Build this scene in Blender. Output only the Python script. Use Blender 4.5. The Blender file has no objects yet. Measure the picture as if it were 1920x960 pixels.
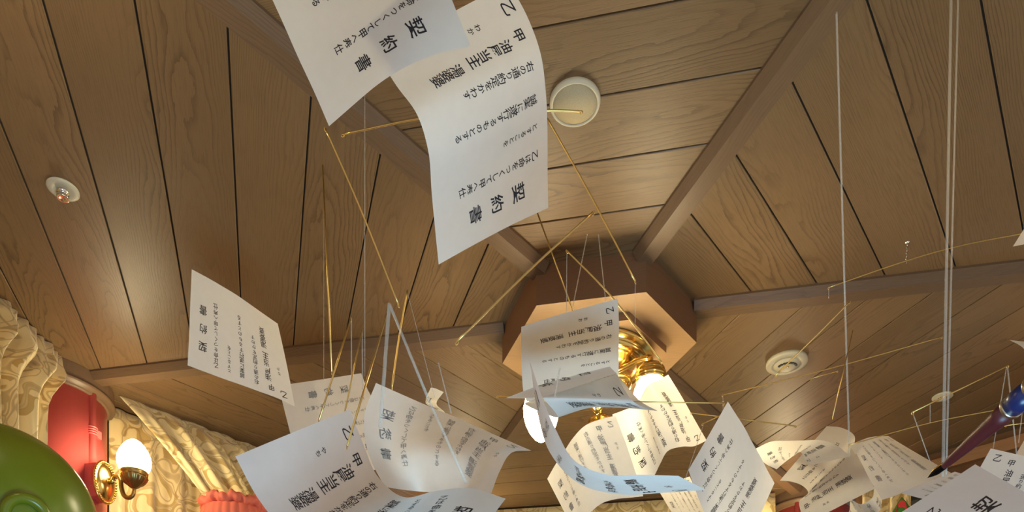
import bpy, bmesh, math, random
import numpy as np
from mathutils import Vector, Matrix
random.seed(7)
SC = bpy.context.scene
COL = SC.collection

# ------------------------------------------------------------------ camera, world, exposure
F, CX, YH = 1330.6, 962.2, 1442.0          # focal length, principal point and horizon, in pixels of the 1920x960 frame
EYE = 1.2                                   # camera height above the floor
cam = bpy.data.cameras.new('camera'); cam_ob = bpy.data.objects.new('camera', cam); COL.objects.link(cam_ob)
cam.sensor_fit = 'HORIZONTAL'; cam.sensor_width = 36.0; cam.lens = F / 1920 * 36
cam.shift_x = (960 - CX) / 1920; cam.shift_y = (YH - 480) / 1920
cam.clip_start = .02
cam_ob.location = (0, 0, EYE); cam_ob.rotation_euler = (math.pi / 2, 0, 0)
SC.camera = cam_ob
cam.dof.use_dof = False

vs = SC.view_settings
vs.view_transform = 'Standard'; vs.look = 'None'; vs.gamma = 1; vs.use_curve_mapping = False
vs.exposure = 0.78
WORLD_STRENGTH, GLOBE_STRENGTH, SCONCE_STRENGTH = .36, 26.0, 22.0
w = bpy.data.worlds.new('hall'); SC.world = w; w.use_nodes = True
bg = w.node_tree.nodes['Background']
bg.inputs['Color'].default_value = (.93, .95, .95, 1); bg.inputs['Strength'].default_value = WORLD_STRENGTH

# added cool fill low before the camera, tints the hanging sheets blue from below
al = bpy.data.lights.new('cool_fill', 'AREA'); al.shape = 'DISK'; al.size = .7; al.energy = 15.0; al.color = (.38, .73, 1.0)
al_ob = bpy.data.objects.new('cool_fill', al); COL.objects.link(al_ob)
al_ob.location = (.24, .30, .45); al_ob.rotation_euler = (math.radians(180 - 22), 0, 0)

# ------------------------------------------------------------------ room numbers (metres, camera at x=y=0)
BX, BY = .2555, 2.162                       # centre of the ceiling boss
TH = math.radians(169.38)                   # direction of the left hip beam
CEIL = EYE + 1.377
PLANK, A0 = .155, .2467
BOSS_R, BOSS_Z = .2942, EYE + 1.2666

def at(x, y, d):
    return Vector(((x - CX) * d / F, d, EYE + (YH - y) * d / F))
def hipdir(k): a = TH + k * math.pi / 3; return Vector((math.cos(a), math.sin(a), 0))
def polar(r, k, z=0): v = hipdir(k) * r; return Vector((BX + v.x, BY + v.y, z))
def onceil(x, y, z=CEIL):
    d = F * (z - EYE) / (YH - y); return at(x, y, d)

# ------------------------------------------------------------------ materials
def mat(name):
    m = bpy.data.materials.new(name); m.use_nodes = True
    nt = m.node_tree; b = nt.nodes['Principled BSDF']
    return m, nt, b
def N(nt, t, **kw):
    n = nt.nodes.new(t)
    for k, v in kw.items():
        if k in n.inputs and not hasattr(n, k): n.inputs[k].default_value = v
        else: setattr(n, k, v)
    return n
def setin(n, **kw):
    for k, v in kw.items(): n.inputs[k.replace('_', ' ')].default_value = v
    return n
def math_(nt, op, a, b=None, c=None):
    n = nt.nodes.new('ShaderNodeMath'); n.operation = op
    for i, v in enumerate((a, b, c)):
        if v is None: continue
        if isinstance(v, (int, float)): n.inputs[i].default_value = v
        else: nt.links.new(v, n.inputs[i])
    return n.outputs[0]
def ramp(nt, fac, stops, interp='LINEAR'):
    n = nt.nodes.new('ShaderNodeValToRGB'); n.color_ramp.interpolation = interp
    e = n.color_ramp.elements
    while len(e) < len(stops): e.new(.5)
    for q, (p, c) in zip(e, stops): q.position = p; q.color = (*c, 1) if len(c) == 3 else c
    nt.links.new(fac, n.inputs[0]); return n.outputs[0]
def mixc(nt, fac, a, b, mode='MIX'):
    n = nt.nodes.new('ShaderNodeMix'); n.data_type = 'RGBA'; n.blend_type = mode
    for s, v in ((n.inputs[0], fac), (n.inputs[6], a), (n.inputs[7], b)):
        if isinstance(v, (int, float)): s.default_value = v
        elif isinstance(v, tuple): s.default_value = (*v, 1) if len(v) == 3 else v
        else: nt.links.new(v, s)
    return n.outputs[2]
def bump(nt, b, h, strength=.2, dist=.002):
    n = nt.nodes.new('ShaderNodeBump'); n.inputs['Strength'].default_value = strength; n.inputs['Distance'].default_value = dist
    nt.links.new(h, n.inputs['Height']); nt.links.new(n.outputs[0], b.inputs['Normal'])

def wood(name, base, dark, fig=1.0, rough=.42, uv=True):
    """oak: cathedral figure and pores laid along u of the UV map (metres)"""
    m, nt, b = mat(name)
    tc = N(nt, 'ShaderNodeTexCoord'); src = tc.outputs['UV' if uv else 'Object']
    sp = N(nt, 'ShaderNodeSeparateXYZ'); nt.links.new(src, sp.inputs[0])
    u, v = sp.outputs[0], sp.outputs[1]
    def noise(su, sv, det, scale=1.0, rough_=.5):
        cb = N(nt, 'ShaderNodeCombineXYZ')
        nt.links.new(math_(nt, 'MULTIPLY', u, su), cb.inputs[0]); nt.links.new(math_(nt, 'MULTIPLY', v, sv), cb.inputs[1])
        n = N(nt, 'ShaderNodeTexNoise'); n.inputs['Scale'].default_value = scale; n.inputs['Detail'].default_value = det
        n.inputs['Roughness'].default_value = rough_
        nt.links.new(cb.outputs[0], n.inputs['Vector']); return n.outputs[0]
    big = noise(2.2, 9, 2)
    jit = noise(26, 120, 2)
    v2 = math_(nt, 'MULTIPLY', v, v)
    x = math_(nt, 'ADD', math_(nt, 'MULTIPLY', u, 6.0), math_(nt, 'MULTIPLY', v2, 900.0))
    x = math_(nt, 'ADD', x, math_(nt, 'MULTIPLY', big, 9.0))
    x = math_(nt, 'ADD', x, math_(nt, 'MULTIPLY', jit, .55))
    fr = math_(nt, 'FRACT', x)
    line = ramp(nt, fr, [(0, (1, 1, 1)), (.10, (.75, .75, .75)), (.34, (.12, .12, .12)), (.8, (0, 0, 0)), (.97, (.05, .05, .05)), (1, (1, 1, 1))])
    mask = ramp(nt, noise(1.3, 6, 2), [(.36, (.12, .12, .12)), (.6, (1, 1, 1))])
    line = mixc(nt, 1.0, line, mask, 'MULTIPLY')
    pores = ramp(nt, noise(16, 520, 3), [(.5, (0, 0, 0)), (.72, (1, 1, 1))])
    tint = noise(.35, 1.2, 1)
    base2 = mixc(nt, ramp(nt, tint, [(.38, (0, 0, 0)), (.62, (1, 1, 1))]), tuple(c * .84 for c in base), tuple(c * 1.12 for c in base))
    fac = math_(nt, 'MULTIPLY', line, .62 * fig)
    c = mixc(nt, fac, base2, dark)
    c = mixc(nt, math_(nt, 'MULTIPLY', pores, .3), c, dark)
    nt.links.new(c, b.inputs['Base Color'])
    b.inputs['Roughness'].default_value = rough; b.inputs['Specular IOR Level'].default_value = .35
    bump(nt, b, math_(nt, 'SUBTRACT', 0.0, math_(nt, 'ADD', line, pores)), .12, .001)
    return m
def plain(name, col, rough=.5, metal=0, noise_amt=.06, scale=30, spec=.5, bumpy=0):
    m, nt, b = mat(name)
    tc = N(nt, 'ShaderNodeTexCoord'); n = N(nt, 'ShaderNodeTexNoise'); n.inputs['Scale'].default_value = scale; n.inputs['Detail'].default_value = 3
    nt.links.new(tc.outputs['Object'], n.inputs['Vector'])
    c = mixc(nt, n.outputs[0], tuple(x * (1 - noise_amt) for x in col), tuple(min(1, x * (1 + noise_amt)) for x in col))
    nt.links.new(c, b.inputs['Base Color']); b.inputs['Roughness'].default_value = rough; b.inputs['Metallic'].default_value = metal
    b.inputs['Specular IOR Level'].default_value = spec
    if bumpy: bump(nt, b, n.outputs[0], bumpy, .001)
    return m

def soaked():
    m, nt, b = mat('soaked_ink'); out = nt.nodes['Material Output']
    b.inputs['Base Color'].default_value = (.06, .06, .07, 1); b.inputs['Roughness'].default_value = .9
    tr = N(nt, 'ShaderNodeBsdfTransparent'); mx = N(nt, 'ShaderNodeMixShader'); mx.inputs[0].default_value = .38
    nt.links.new(tr.outputs[0], mx.inputs[1]); nt.links.new(b.outputs[0], mx.inputs[2]); nt.links.new(mx.outputs[0], out.inputs['Surface'])
    return m
M = {}
M['ceiling'] = wood('oak_boards', (.216, .129, .059), (.062, .034, .015))
M['beam'] = wood('oak_beam', (.165, .098, .052), (.075, .042, .023), .6, .38)
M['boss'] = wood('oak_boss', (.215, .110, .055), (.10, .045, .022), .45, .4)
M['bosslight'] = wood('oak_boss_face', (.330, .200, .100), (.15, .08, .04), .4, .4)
M['groove'] = plain('dark_groove_wood', (.03, .017, .009), .7)
M['wallwood'] = wood('wall_panel_wood', (.150, .072, .032), (.06, .028, .014), .6, .45)
M['batten'] = wood('wall_batten_wood', (.33, .165, .070), (.15, .07, .03), .5, .45)
M['fascia'] = wood('column_fascia_wood', (.17, .10, .055), (.08, .045, .024), .5, .45)
M['floor'] = wood('floor_wood', (.42, .30, .18), (.2, .13, .07), .6, .35)
M['plaster'] = plain('cream_plaster', (.50, .40, .25), .8, scale=8)
M['red'] = plain('red_lacquer', (.74, .125, .115), .34, noise_amt=.05, scale=40, spec=.45, bumpy=.05)
M['brass'] = plain('polished_brass', (.83, .56, .17), .2, 1.0, .05, 20)
M['oldbrass'] = plain('aged_brass', (.42, .28, .11), .33, 1.0, .16, 25)
M['rod'] = plain('brass_wire', (.80, .58, .20), .32, 1.0, .04, 60)
M['white'] = plain('ivory_plastic', (.60, .55, .40), .45, scale=10, noise_amt=.02)
M['dark'] = plain('dark_slot', (.03, .03, .03), .5)
M['chrome'] = plain('chrome', (.75, .75, .72), .18, 1.0, .02)
M['grille'] = plain('speaker_cloth', (.50, .42, .26), .85, scale=400, noise_amt=.2)
M['ink'] = plain('brush_ink', (.018, .018, .024), .6, scale=90, noise_amt=.3)
M['soaked'] = soaked()
M['green'] = plain('green_gloss_paint', (.165, .215, .012), .27, scale=14, noise_amt=.12, spec=.5)
M['coral'] = plain('coral_cloth', (.72, .16, .10), .75, scale=120, noise_amt=.1, bumpy=.15)
M['maroon'] = plain('maroon_lacquer', (.085, .012, .014), .42, scale=60, noise_amt=.12)
M['navy'] = plain('navy_lacquer', (.012, .022, .10), .3, scale=40)
M['silver'] = plain('silver_ring', (.50, .46, .36), .3, 1.0, .05)
M['steel'] = plain('blued_steel_nib', (.03, .04, .06), .25, 1.0, .1)
M['gold'] = plain('gold_nib', (.75, .50, .14), .25, 1.0, .05)
M['leaf'] = plain('green_felt', (.05, .16, .015), .7, scale=50, noise_amt=.15)
M['redfelt'] = plain('red_felt', (.55, .03, .035), .7, scale=50)
M['pane'] = plain('pale_blue_pane', (.55, .72, .80), .2)

def paper():
    m, nt, b = mat('rice_paper')
    out = nt.nodes['Material Output']
    tc = N(nt, 'ShaderNodeTexCoord'); n = N(nt, 'ShaderNodeTexNoise'); n.inputs['Scale'].default_value = 55; n.inputs['Detail'].default_value = 6
    nt.links.new(tc.outputs['UV'], n.inputs['Vector'])
    c = mixc(nt, n.outputs[0], (.86, .835, .775), (.92, .90, .845))
    d = N(nt, 'ShaderNodeBsdfDiffuse'); t = N(nt, 'ShaderNodeBsdfTranslucent'); mx = N(nt, 'ShaderNodeMixShader')
    nt.links.new(c, d.inputs['Color']); nt.links.new(c, t.inputs['Color'])
    mx.inputs[0].default_value = .45
    nt.links.new(d.outputs[0], mx.inputs[1]); nt.links.new(t.outputs[0], mx.inputs[2]); nt.links.new(mx.outputs[0], out.inputs['Surface'])
    return m
M['paper'] = paper()

def globe(name, strength):
    m, nt, b = mat(name)
    b.inputs['Base Color'].default_value = (.9, .88, .82, 1); b.inputs['Roughness'].default_value = .25
    b.inputs['Emission Color'].default_value = (1.0, .83, .50, 1); b.inputs['Emission Strength'].default_value = strength
    return m
M['globe'] = globe('lit_frosted_glass', GLOBE_STRENGTH)
M['globe2'] = globe('lit_frosted_glass_wall', SCONCE_STRENGTH)

def clearcord():
    m, nt, b = mat('clear_nylon'); out = nt.nodes['Material Output']
    b.inputs['Base Color'].default_value = (.78, .74, .64, 1); b.inputs['Roughness'].default_value = .18
    tr = N(nt, 'ShaderNodeBsdfTransparent'); mx = N(nt, 'ShaderNodeMixShader'); mx.inputs[0].default_value = .30
    nt.links.new(tr.outputs[0], mx.inputs[1]); nt.links.new(b.outputs[0], mx.inputs[2]); nt.links.new(mx.outputs[0], out.inputs['Surface'])
    return m
M['cord'] = clearcord()

def damask():
    m, nt, b = mat('gold_damask')
    tc = N(nt, 'ShaderNodeTexCoord')
    mp = N(nt, 'ShaderNodeMapping'); nt.links.new(tc.outputs['UV'], mp.inputs['Vector'])
    ns = N(nt, 'ShaderNodeTexNoise'); ns.inputs['Scale'].default_value = 9.5; ns.inputs['Detail'].default_value = .5
    nt.links.new(mp.outputs[0], ns.inputs['Vector'])
    add = N(nt, 'ShaderNodeVectorMath', operation='MULTIPLY_ADD')
    nt.links.new(ns.outputs['Color'], add.inputs[0]); add.inputs[1].default_value = (.20, .20, 0); nt.links.new(mp.outputs[0], add.inputs[2])
    vo = N(nt, 'ShaderNodeTexVoronoi', feature='DISTANCE_TO_EDGE'); vo.inputs['Scale'].default_value = 10
    nt.links.new(add.outputs[0], vo.inputs['Vector'])
    vf = N(nt, 'ShaderNodeTexVoronoi', feature='F1'); vf.inputs['Scale'].default_value = 10
    nt.links.new(add.outputs[0], vf.inputs['Vector'])
    # spiral scrolls inside every cell: rings around the cell point
    ring = math_(nt, 'FRACT', math_(nt, 'MULTIPLY', vf.outputs['Distance'], 2.6))
    lines = ramp(nt, ring, [(0, (1, 1, 1)), (.09, (.8, .8, .8)), (.16, (0, 0, 0)), (.94, (0, 0, 0)), (1, (1, 1, 1))])
    edge = ramp(nt, vo.outputs['Distance'], [(0, (1, 1, 1)), (.018, (1, 1, 1)), (.04, (0, 0, 0))])
    n2 = N(nt, 'ShaderNodeTexNoise'); n2.inputs['Scale'].default_value = 10; n2.inputs['Detail'].default_value = 1
    nt.links.new(add.outputs[0], n2.inputs['Vector'])
    patch = ramp(nt, n2.outputs[0], [(.54, (0, 0, 0)), (.56, (1, 1, 1))])
    inner = ramp(nt, ring, [(.5, (0, 0, 0)), (.54, (1, 1, 1))])
    patch = mixc(nt, 1.0, patch, inner, 'MULTIPLY')
    c = mixc(nt, patch, (.86, .69, .35), (.56, .38, .13))
    ln = math_(nt, 'MAXIMUM', lines, edge)
    c = mixc(nt, math_(nt, 'MULTIPLY', ln, .58), c, (.36, .23, .08))
    nt.links.new(c, b.inputs['Base Color']); b.inputs['Roughness'].default_value = .5
    b.inputs['Sheen Weight'].default_value = .3; b.inputs['Specular IOR Level'].default_value = .4
    bump(nt, b, ln, .1, .001)
    return m
M['damask'] = damask()

# ------------------------------------------------------------------ mesh helpers
def link(name, me, m=None, parent=None):
    o = bpy.data.objects.new(name, me); COL.objects.link(o)
    if m is not None:
        for k in (m if isinstance(m, (list, tuple)) else [m]): me.materials.append(M[k])
    if parent is not None: o.parent = parent; o.matrix_parent_inverse = Matrix.Identity(4)
    return o
def mesh(name, verts, faces, m=None, parent=None, smooth=False, uvs=None, mats=None):
    me = bpy.data.meshes.new(name); me.from_pydata([tuple(v) for v in verts], [], faces)
    if uvs is not None:
        l = me.uv_layers.new(name='UVMap')
        flat = np.array([uvs[v] for f in faces for v in f] if len(uvs) == len(verts) else uvs, 'f').ravel()
        l.data.foreach_set('uv', flat)
    o = link(name, me, m, parent)
    if mats: me.polygons.foreach_set('material_index', mats)
    if smooth: me.polygons.foreach_set('use_smooth', [True] * len(me.polygons))
    me.update(); return o
def frombm(name, bm, m=None, parent=None, smooth=False):
    bmesh.ops.recalc_face_normals(bm, faces=bm.faces)
    me = bpy.data.meshes.new(name); bm.to_mesh(me); bm.free()
    o = link(name, me, m, parent)
    if smooth:
        me.polygons.foreach_set('use_smooth', [True] * len(me.polygons))
    return o
def tag(o, label=None, cat=None, group=None, kind=None):
    if label: o['label'] = label
    if cat: o['category'] = cat
    if group: o['group'] = group
    if kind: o['kind'] = kind
    return o
def empty(name, loc, label, cat, group=None):
    o = bpy.data.objects.new(name, None); COL.objects.link(o); o.location = loc; o.empty_display_size = .05
    return tag(o, label, cat, group)
def frame(z):
    z = Vector(z).normalized(); a = Vector((0, 0, 1)) if abs(z.z) < .95 else Vector((1, 0, 0))
    x = a.cross(z).normalized(); y = z.cross(x); return x, y, z
def tube(pts, rad, seg=8, cap=True):
    """verts, faces of a tube along pts with one radius or a radius per point"""
    pts = [Vector(p) for p in pts]; n = len(pts)
    R = rad if isinstance(rad, (list, tuple)) else [rad] * n
    V, Fc = [], []
    px = None
    for i, p in enumerate(pts):
        t = (pts[min(i + 1, n - 1)] - pts[max(i - 1, 0)]).normalized()
        if px is None: x, y, _ = frame(t)
        else:
            x = (px - t * px.dot(t)).normalized(); y = t.cross(x)
        px = x
        for k in range(seg):
            a = 2 * math.pi * k / seg; V.append(p + (x * math.cos(a) + y * math.sin(a)) * R[i])
    for i in range(n - 1):
        for k in range(seg):
            a, b = i * seg + k, i * seg + (k + 1) % seg
            Fc.append((a, b, b + seg, a + seg))
    if cap: Fc += [tuple(range(seg))[::-1], tuple(range((n - 1) * seg, n * seg))]
    return V, Fc
def lathe(prof, org, axis=(0, 0, 1), seg=48, sx=1.0, sy=1.0, xdir=None, mod=None, cap=True):
    """profile [(r, h)] swept about axis at org; sx/sy squash it to an oval"""
    x, y, z = frame(axis)
    if xdir is not None: x = (Vector(xdir) - z * Vector(xdir).dot(z)).normalized(); y = z.cross(x)
    V, Fc = [], []; org = Vector(org)
    for i, (r, h) in enumerate(prof):
        for k in range(seg):
            a = 2 * math.pi * k / seg
            rr = max(r, 1e-5) * (mod(i, a) if mod else 1)
            V.append(org + x * (rr * sx * math.cos(a)) + y * (rr * sy * math.sin(a)) + z * h)
    for i in range(len(prof) - 1):
        for k in range(seg):
            a, b = i * seg + k, i * seg + (k + 1) % seg
            Fc.append((a, b, b + seg, a + seg))
    if cap: Fc += [tuple(range(seg))[::-1], tuple(range((len(prof) - 1) * seg, len(prof) * seg))]
    return V, Fc
def merge(*vf):
    V, Fc = [], []
    for v, f in vf:
        n = len(V); V += list(v); Fc += [tuple(i + n for i in q) for q in f]
    return V, Fc
def box(a, b, c, org):
    """box spanned by three edge vectors from a corner"""
    o = Vector(org); a, b, c = Vector(a), Vector(b), Vector(c)
    V = [o, o + a, o + a + b, o + b, o + c, o + a + c, o + a + b + c, o + b + c]
    return V, [(0, 3, 2, 1), (4, 5, 6, 7), (0, 1, 5, 4), (1, 2, 6, 5), (2, 3, 7, 6), (3, 0, 4, 7)]
def crv(pts, n=24):
    """smooth Catmull-Rom through points"""
    P = [Vector(p) for p in pts]; P = [P[0] * 2 - P[1]] + P + [P[-1] * 2 - P[-2]]
    out = []
    for i in range(1, len(P) - 2):
        for k in range(n):
            t = k / n
            out.append(.5 * ((2 * P[i]) + (P[i + 1] - P[i - 1]) * t + (2 * P[i - 1] - 5 * P[i] + 4 * P[i + 1] - P[i + 2]) * t * t + (3 * P[i] - P[i - 1] - 3 * P[i + 1] + P[i + 2]) * t ** 3))
    out.append(P[-2]); return out
def woodbox(name, a, b, c, org, m, parent=None, kind=None):
    """box with UVs in metres along edge a"""
    a, b, c, o = Vector(a), Vector(b), Vector(c), Vector(org)
    V, Fc = box(a, b, c, o); uv = []
    ah = a.normalized(); off = random.uniform(0, 50)
    for f in Fc:
        n = (V[f[1]] - V[f[0]]).cross(V[f[2]] - V[f[0]]).normalized()
        t = n.cross(ah); 
        if t.length < .1: t = b.normalized(); 
        t.normalize()
        for i in f: uv.append(((V[i] - o).dot(ah) + off, (V[i] - o).dot(t) + .03))
    ob = mesh(name, V, Fc, m, parent, uvs=uv)
    if kind: ob['kind'] = kind
    return ob

# ------------------------------------------------------------------ ceiling of boards, floor, walls
def ceiling():
    V, Fc, UV, MI = [], [], [], []
    T30 = math.tan(math.pi / 6); G = .0019; H = .007
    reach = [13, 20, 15, 13, 11, 11]
    for k in range(6):
        a = TH + (k + .5) * math.pi / 3
        m = Vector((math.cos(a), math.sin(a), 0)); t = Vector((-m.y, m.x, 0)); c = Vector((BX, BY, CEIL))
        for i in range(-1, reach[k]):
            a0, a1 = A0 + i * PLANK + G, A0 + (i + 1) * PLANK - G
            off = random.uniform(0, 200); vo = random.choice([0, 0, .02, -.02, .05, -.06, .09, -.1])
            am = (a0 + a1) / 2; ch = .0012
            # chamfered slab: face at CEIL, sides going up H
            prof = [(a0, H), (a0, ch), (a0 + ch, 0), (a1 - ch, 0), (a1, ch), (a1, H)]
            n0 = len(V)
            for (r, h) in prof:
                for s in (-1, 1):
                    V.append(c + m * r + t * (s * r * T30) + Vector((0, 0, h)))
                    UV.append((s * r * T30 + off, r - am + vo))
            for j in range(5):
                b = n0 + 2 * j; Fc.append((b, b + 1, b + 3, b + 2)); MI.append(0)
        # dark backing the grooves open onto, and the slab above
        R = A0 + reach[k] * PLANK; n0 = len(V)
        for h in (H, .06):
            for r in (.02, R):
                for s in (-1, 1):
                    V.append(c + m * r + t * (s * r * T30) + Vector((0, 0, h))); UV.append((0, 0))
        for q in ((0, 1, 3, 2), (4, 5, 7, 6), (2, 3, 7, 6)):
            Fc.append(tuple(n0 + z for z in q)); MI.append(1)
    o = mesh('ceiling', V, Fc, ['ceiling', 'groove'], uvs=UV, mats=MI); o['kind'] = 'structure'
ceiling()
o = woodbox('floor', (6.4, 0, 0), (0, 7.2, 0), (0, 0, -.05), (-3.0, -2.6, 0), 'floor', kind='structure')
WALLH = CEIL + .05
def wall(name, pts, m, thick=.06):
    """polyline wall in plan, thickness away from the boss"""
    fs = []
    for (x0, y0), (x1, y1) in zip(pts, pts[1:]):
        d = Vector((x1 - x0, y1 - y0, 0)); n = Vector((-d.y, d.x, 0)).normalized()
        if n.dot(Vector((x0 - BX, y0 - BY, 0))) < 0: n = -n
        fs.append(box(d, n * thick, (0, 0, WALLH), (x0, y0, 0)))
    V, Fc = merge(*fs); uv = []
    for f in Fc:
        for i in f: uv.append((V[i].z, V[i].x + V[i].y))
    o = mesh(name, V, Fc, m, uvs=uv); o['kind'] = 'structure'; return o
def hv(r, k): p = polar(r, k); return (p.x, p.y)
Dp, Ap, Fp, Ep = hv(1.93, 0), hv(1.86, 1), hv(1.93, 5), hv(1.93, 4)
wall('wall_left', [(-1.62, .55), (-1.62, 2.47)], 'plaster')
wall('wall_back_left', [(-1.77, 2.60), (-1.62, 2.82), (-.68, 4.02)], 'plaster')
wall('wall_back', [(-.45, 3.93), (1.40, 3.60)], 'plaster')
wall('wall_right', [(1.62, 3.36), (1.793, 3.148), (2.054, 2.854), (2.9, 1.9)], 'wallwood')

# moulding along the right wall, under the ceiling
p0, p1 = Vector((1.70, 3.253, 0)), Vector((2.9, 1.9, 0)); d = (p1 - p0); nn = Vector((d.y, -d.x, 0)).normalized()
if nn.dot(Vector((BX, BY, 0)) - p0) < 0: nn = -nn
woodbox('trim_1', d, nn * .03, (0, 0, .05), p0 + Vector((0, 0, CEIL - .088)), 'batten', kind='structure')

# hip beams, boss to columns
WT, WB, DROP = .0357, .021, .028
labels = ['left', 'near left', 'near right', 'right', 'far right', 'far left']
for k in range(6):
    d = hipdir(k); n = Vector((-d.y, d.x, 0)); c = Vector((BX, BY, CEIL))
    r0, r1 = .285, 1.745
    prof = [(-WT, .004), (-WT, -.006), (-WB, -DROP), (WB, -DROP), (WT, -.006), (WT, .004)]
    V = [c + d * r + n * a + Vector((0, 0, h)) for r in (r0, r1) for a, h in prof]
    Fc, uv = [], []; off = random.uniform(0, 60); m6 = len(prof)
    vv = [0, .012, .036, .078, .102, .114]
    for j in range(5):
        Fc.append((j, j + 1, j + 1 + m6, j + m6)); uv += [(off, vv[j]), (off, vv[j + 1]), (off + r1 - r0, vv[j + 1]), (off + r1 - r0, vv[j])]
    for base in (0, m6):
        Fc.append(tuple(range(base, base + m6))); uv += [(off + .01 * a, .1 * h) for a, h in prof]
    o = mesh('trim_%d' % (k + 2), V, Fc, 'beam', uvs=uv); o['kind'] = 'structure'

# ------------------------------------------------------------------ hexagonal boss
def hexprism(name, r, z0, z1, m, parent=None, facem=None):
    V = [polar(r, k, z) for z in (z1, z0) for k in range(6)]
    Fc, uv, mi = [], [], []
    for k in range(6):
        j = (k + 1) % 6; off = random.uniform(0, 40)
        Fc.append((k, j, j + 6, k + 6)); uv += [(off, 0.03), (off + r, 0.03), (off + r, .03 + z1 - z0), (off, .03 + z1 - z0)]; mi.append(0)
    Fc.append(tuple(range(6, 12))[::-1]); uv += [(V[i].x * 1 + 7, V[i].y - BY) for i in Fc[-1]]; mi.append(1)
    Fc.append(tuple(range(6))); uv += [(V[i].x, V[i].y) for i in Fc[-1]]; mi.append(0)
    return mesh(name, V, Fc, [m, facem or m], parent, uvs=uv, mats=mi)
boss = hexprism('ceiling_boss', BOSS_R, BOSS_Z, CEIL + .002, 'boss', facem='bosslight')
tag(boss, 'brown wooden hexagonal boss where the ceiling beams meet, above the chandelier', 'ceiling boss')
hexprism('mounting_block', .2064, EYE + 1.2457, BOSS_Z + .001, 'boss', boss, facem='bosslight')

# ------------------------------------------------------------------ chandelier
ZC = EYE + 1.2457
ch = empty('chandelier', (BX, BY, ZC), 'brass three-lamp chandelier with lit white glass globes under the hexagonal boss', 'chandelier')
def P(v): return [Vector(q) - Vector((BX, BY, ZC)) for q in v]
def part(name, vf, m, parent, smooth=True, org=None):
    V, Fc = vf; o_ = org if org is not None else Vector((0, 0, 0))
    return mesh(name, [Vector(v) - o_ for v in V], Fc, m, parent, smooth)
part('canopy', lathe([(.02, 0), (.165, 0), (.168, -.006), (.165, -.012), (.152, -.016), (.148, -.022), (.150, -.027), (.128, -.034), (.118, -.036), (.112, -.046), (.085, -.056), (.06, -.060), (.05, -.070), (.03, -.076)], (0, 0, 0), seg=72), 'brass', ch)
part('stem', lathe([(.018, -.07), (.018, -.10), (.026, -.105), (.026, -.112), (.014, -.118), (.022, -.135), (.022, -.145), (.008, -.158), (.002, -.165)], (0, 0, 0), seg=32), 'brass', ch)
GL = [(.030, .004), (.034, -.004), (.046, -.028), (.0525, -.055), (.0515, -.080), (.045, -.105), (.034, -.128), (.020, -.146), (.008, -.1545), (.001, -.156)]
for i, ang in enumerate((-40, 80, 200)):
    a = math.radians(ang); e = Vector((math.cos(a), math.sin(a), 0)); s = Vector((-e.y, e.x, 0)); up = Vector((0, 0, 1))
    path = crv([e * .03 + up * -.050, e * .08 + up * -.058, e * .135 + up * -.054, e * .176 + up * -.058, e * .184 + up * -.074, e * .184 + up * -.09], 8)
    arm = part('arm', tube(path, .0085, 12), 'brass', ch)
    # pointed filigree loop under the arm, with a bead row inside
    loop = crv([e * .05 + up * -.062, e * .105 + up * -.085, e * .118 + up * -.115, e * .088 + up * -.150, e * .052 + up * -.130, e * .038 + up * -.095, e * .05 + up * -.062], 8)
    inner = crv([e * .062 + up * -.080, e * .098 + up * -.098, e * .104 + up * -.116, e * .085 + up * -.136, e * .060 + up * -.122, e * .052 + up * -.098, e * .062 + up * -.080], 8)
    vf = [tube(loop, .0042, 8), tube(inner, .0028, 8)]
    for q in range(7):
        c = e * (.066 + .005 * q) + up * (-.090 - .006 * q)
        vf.append(lathe([(.0001, -.003), (.003, 0), (.0001, .003)], c, seg=8, cap=False))
    part('scroll', merge(*vf), 'brass', arm)
    tip = e * .184
    part('shade_holder', lathe([(.010, -.082), (.030, -.085), (.036, -.092), (.040, -.096), (.0415, -.104), (.039, -.107), (.0435, -.110), (.0445, -.120), (.041, -.124), (.043, -.128), (.036, -.130)], tip, seg=40), 'brass', arm)
    part('glass_globe', lathe([(r, h - .122) for r, h in GL], tip, seg=40), 'globe', arm)

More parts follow.
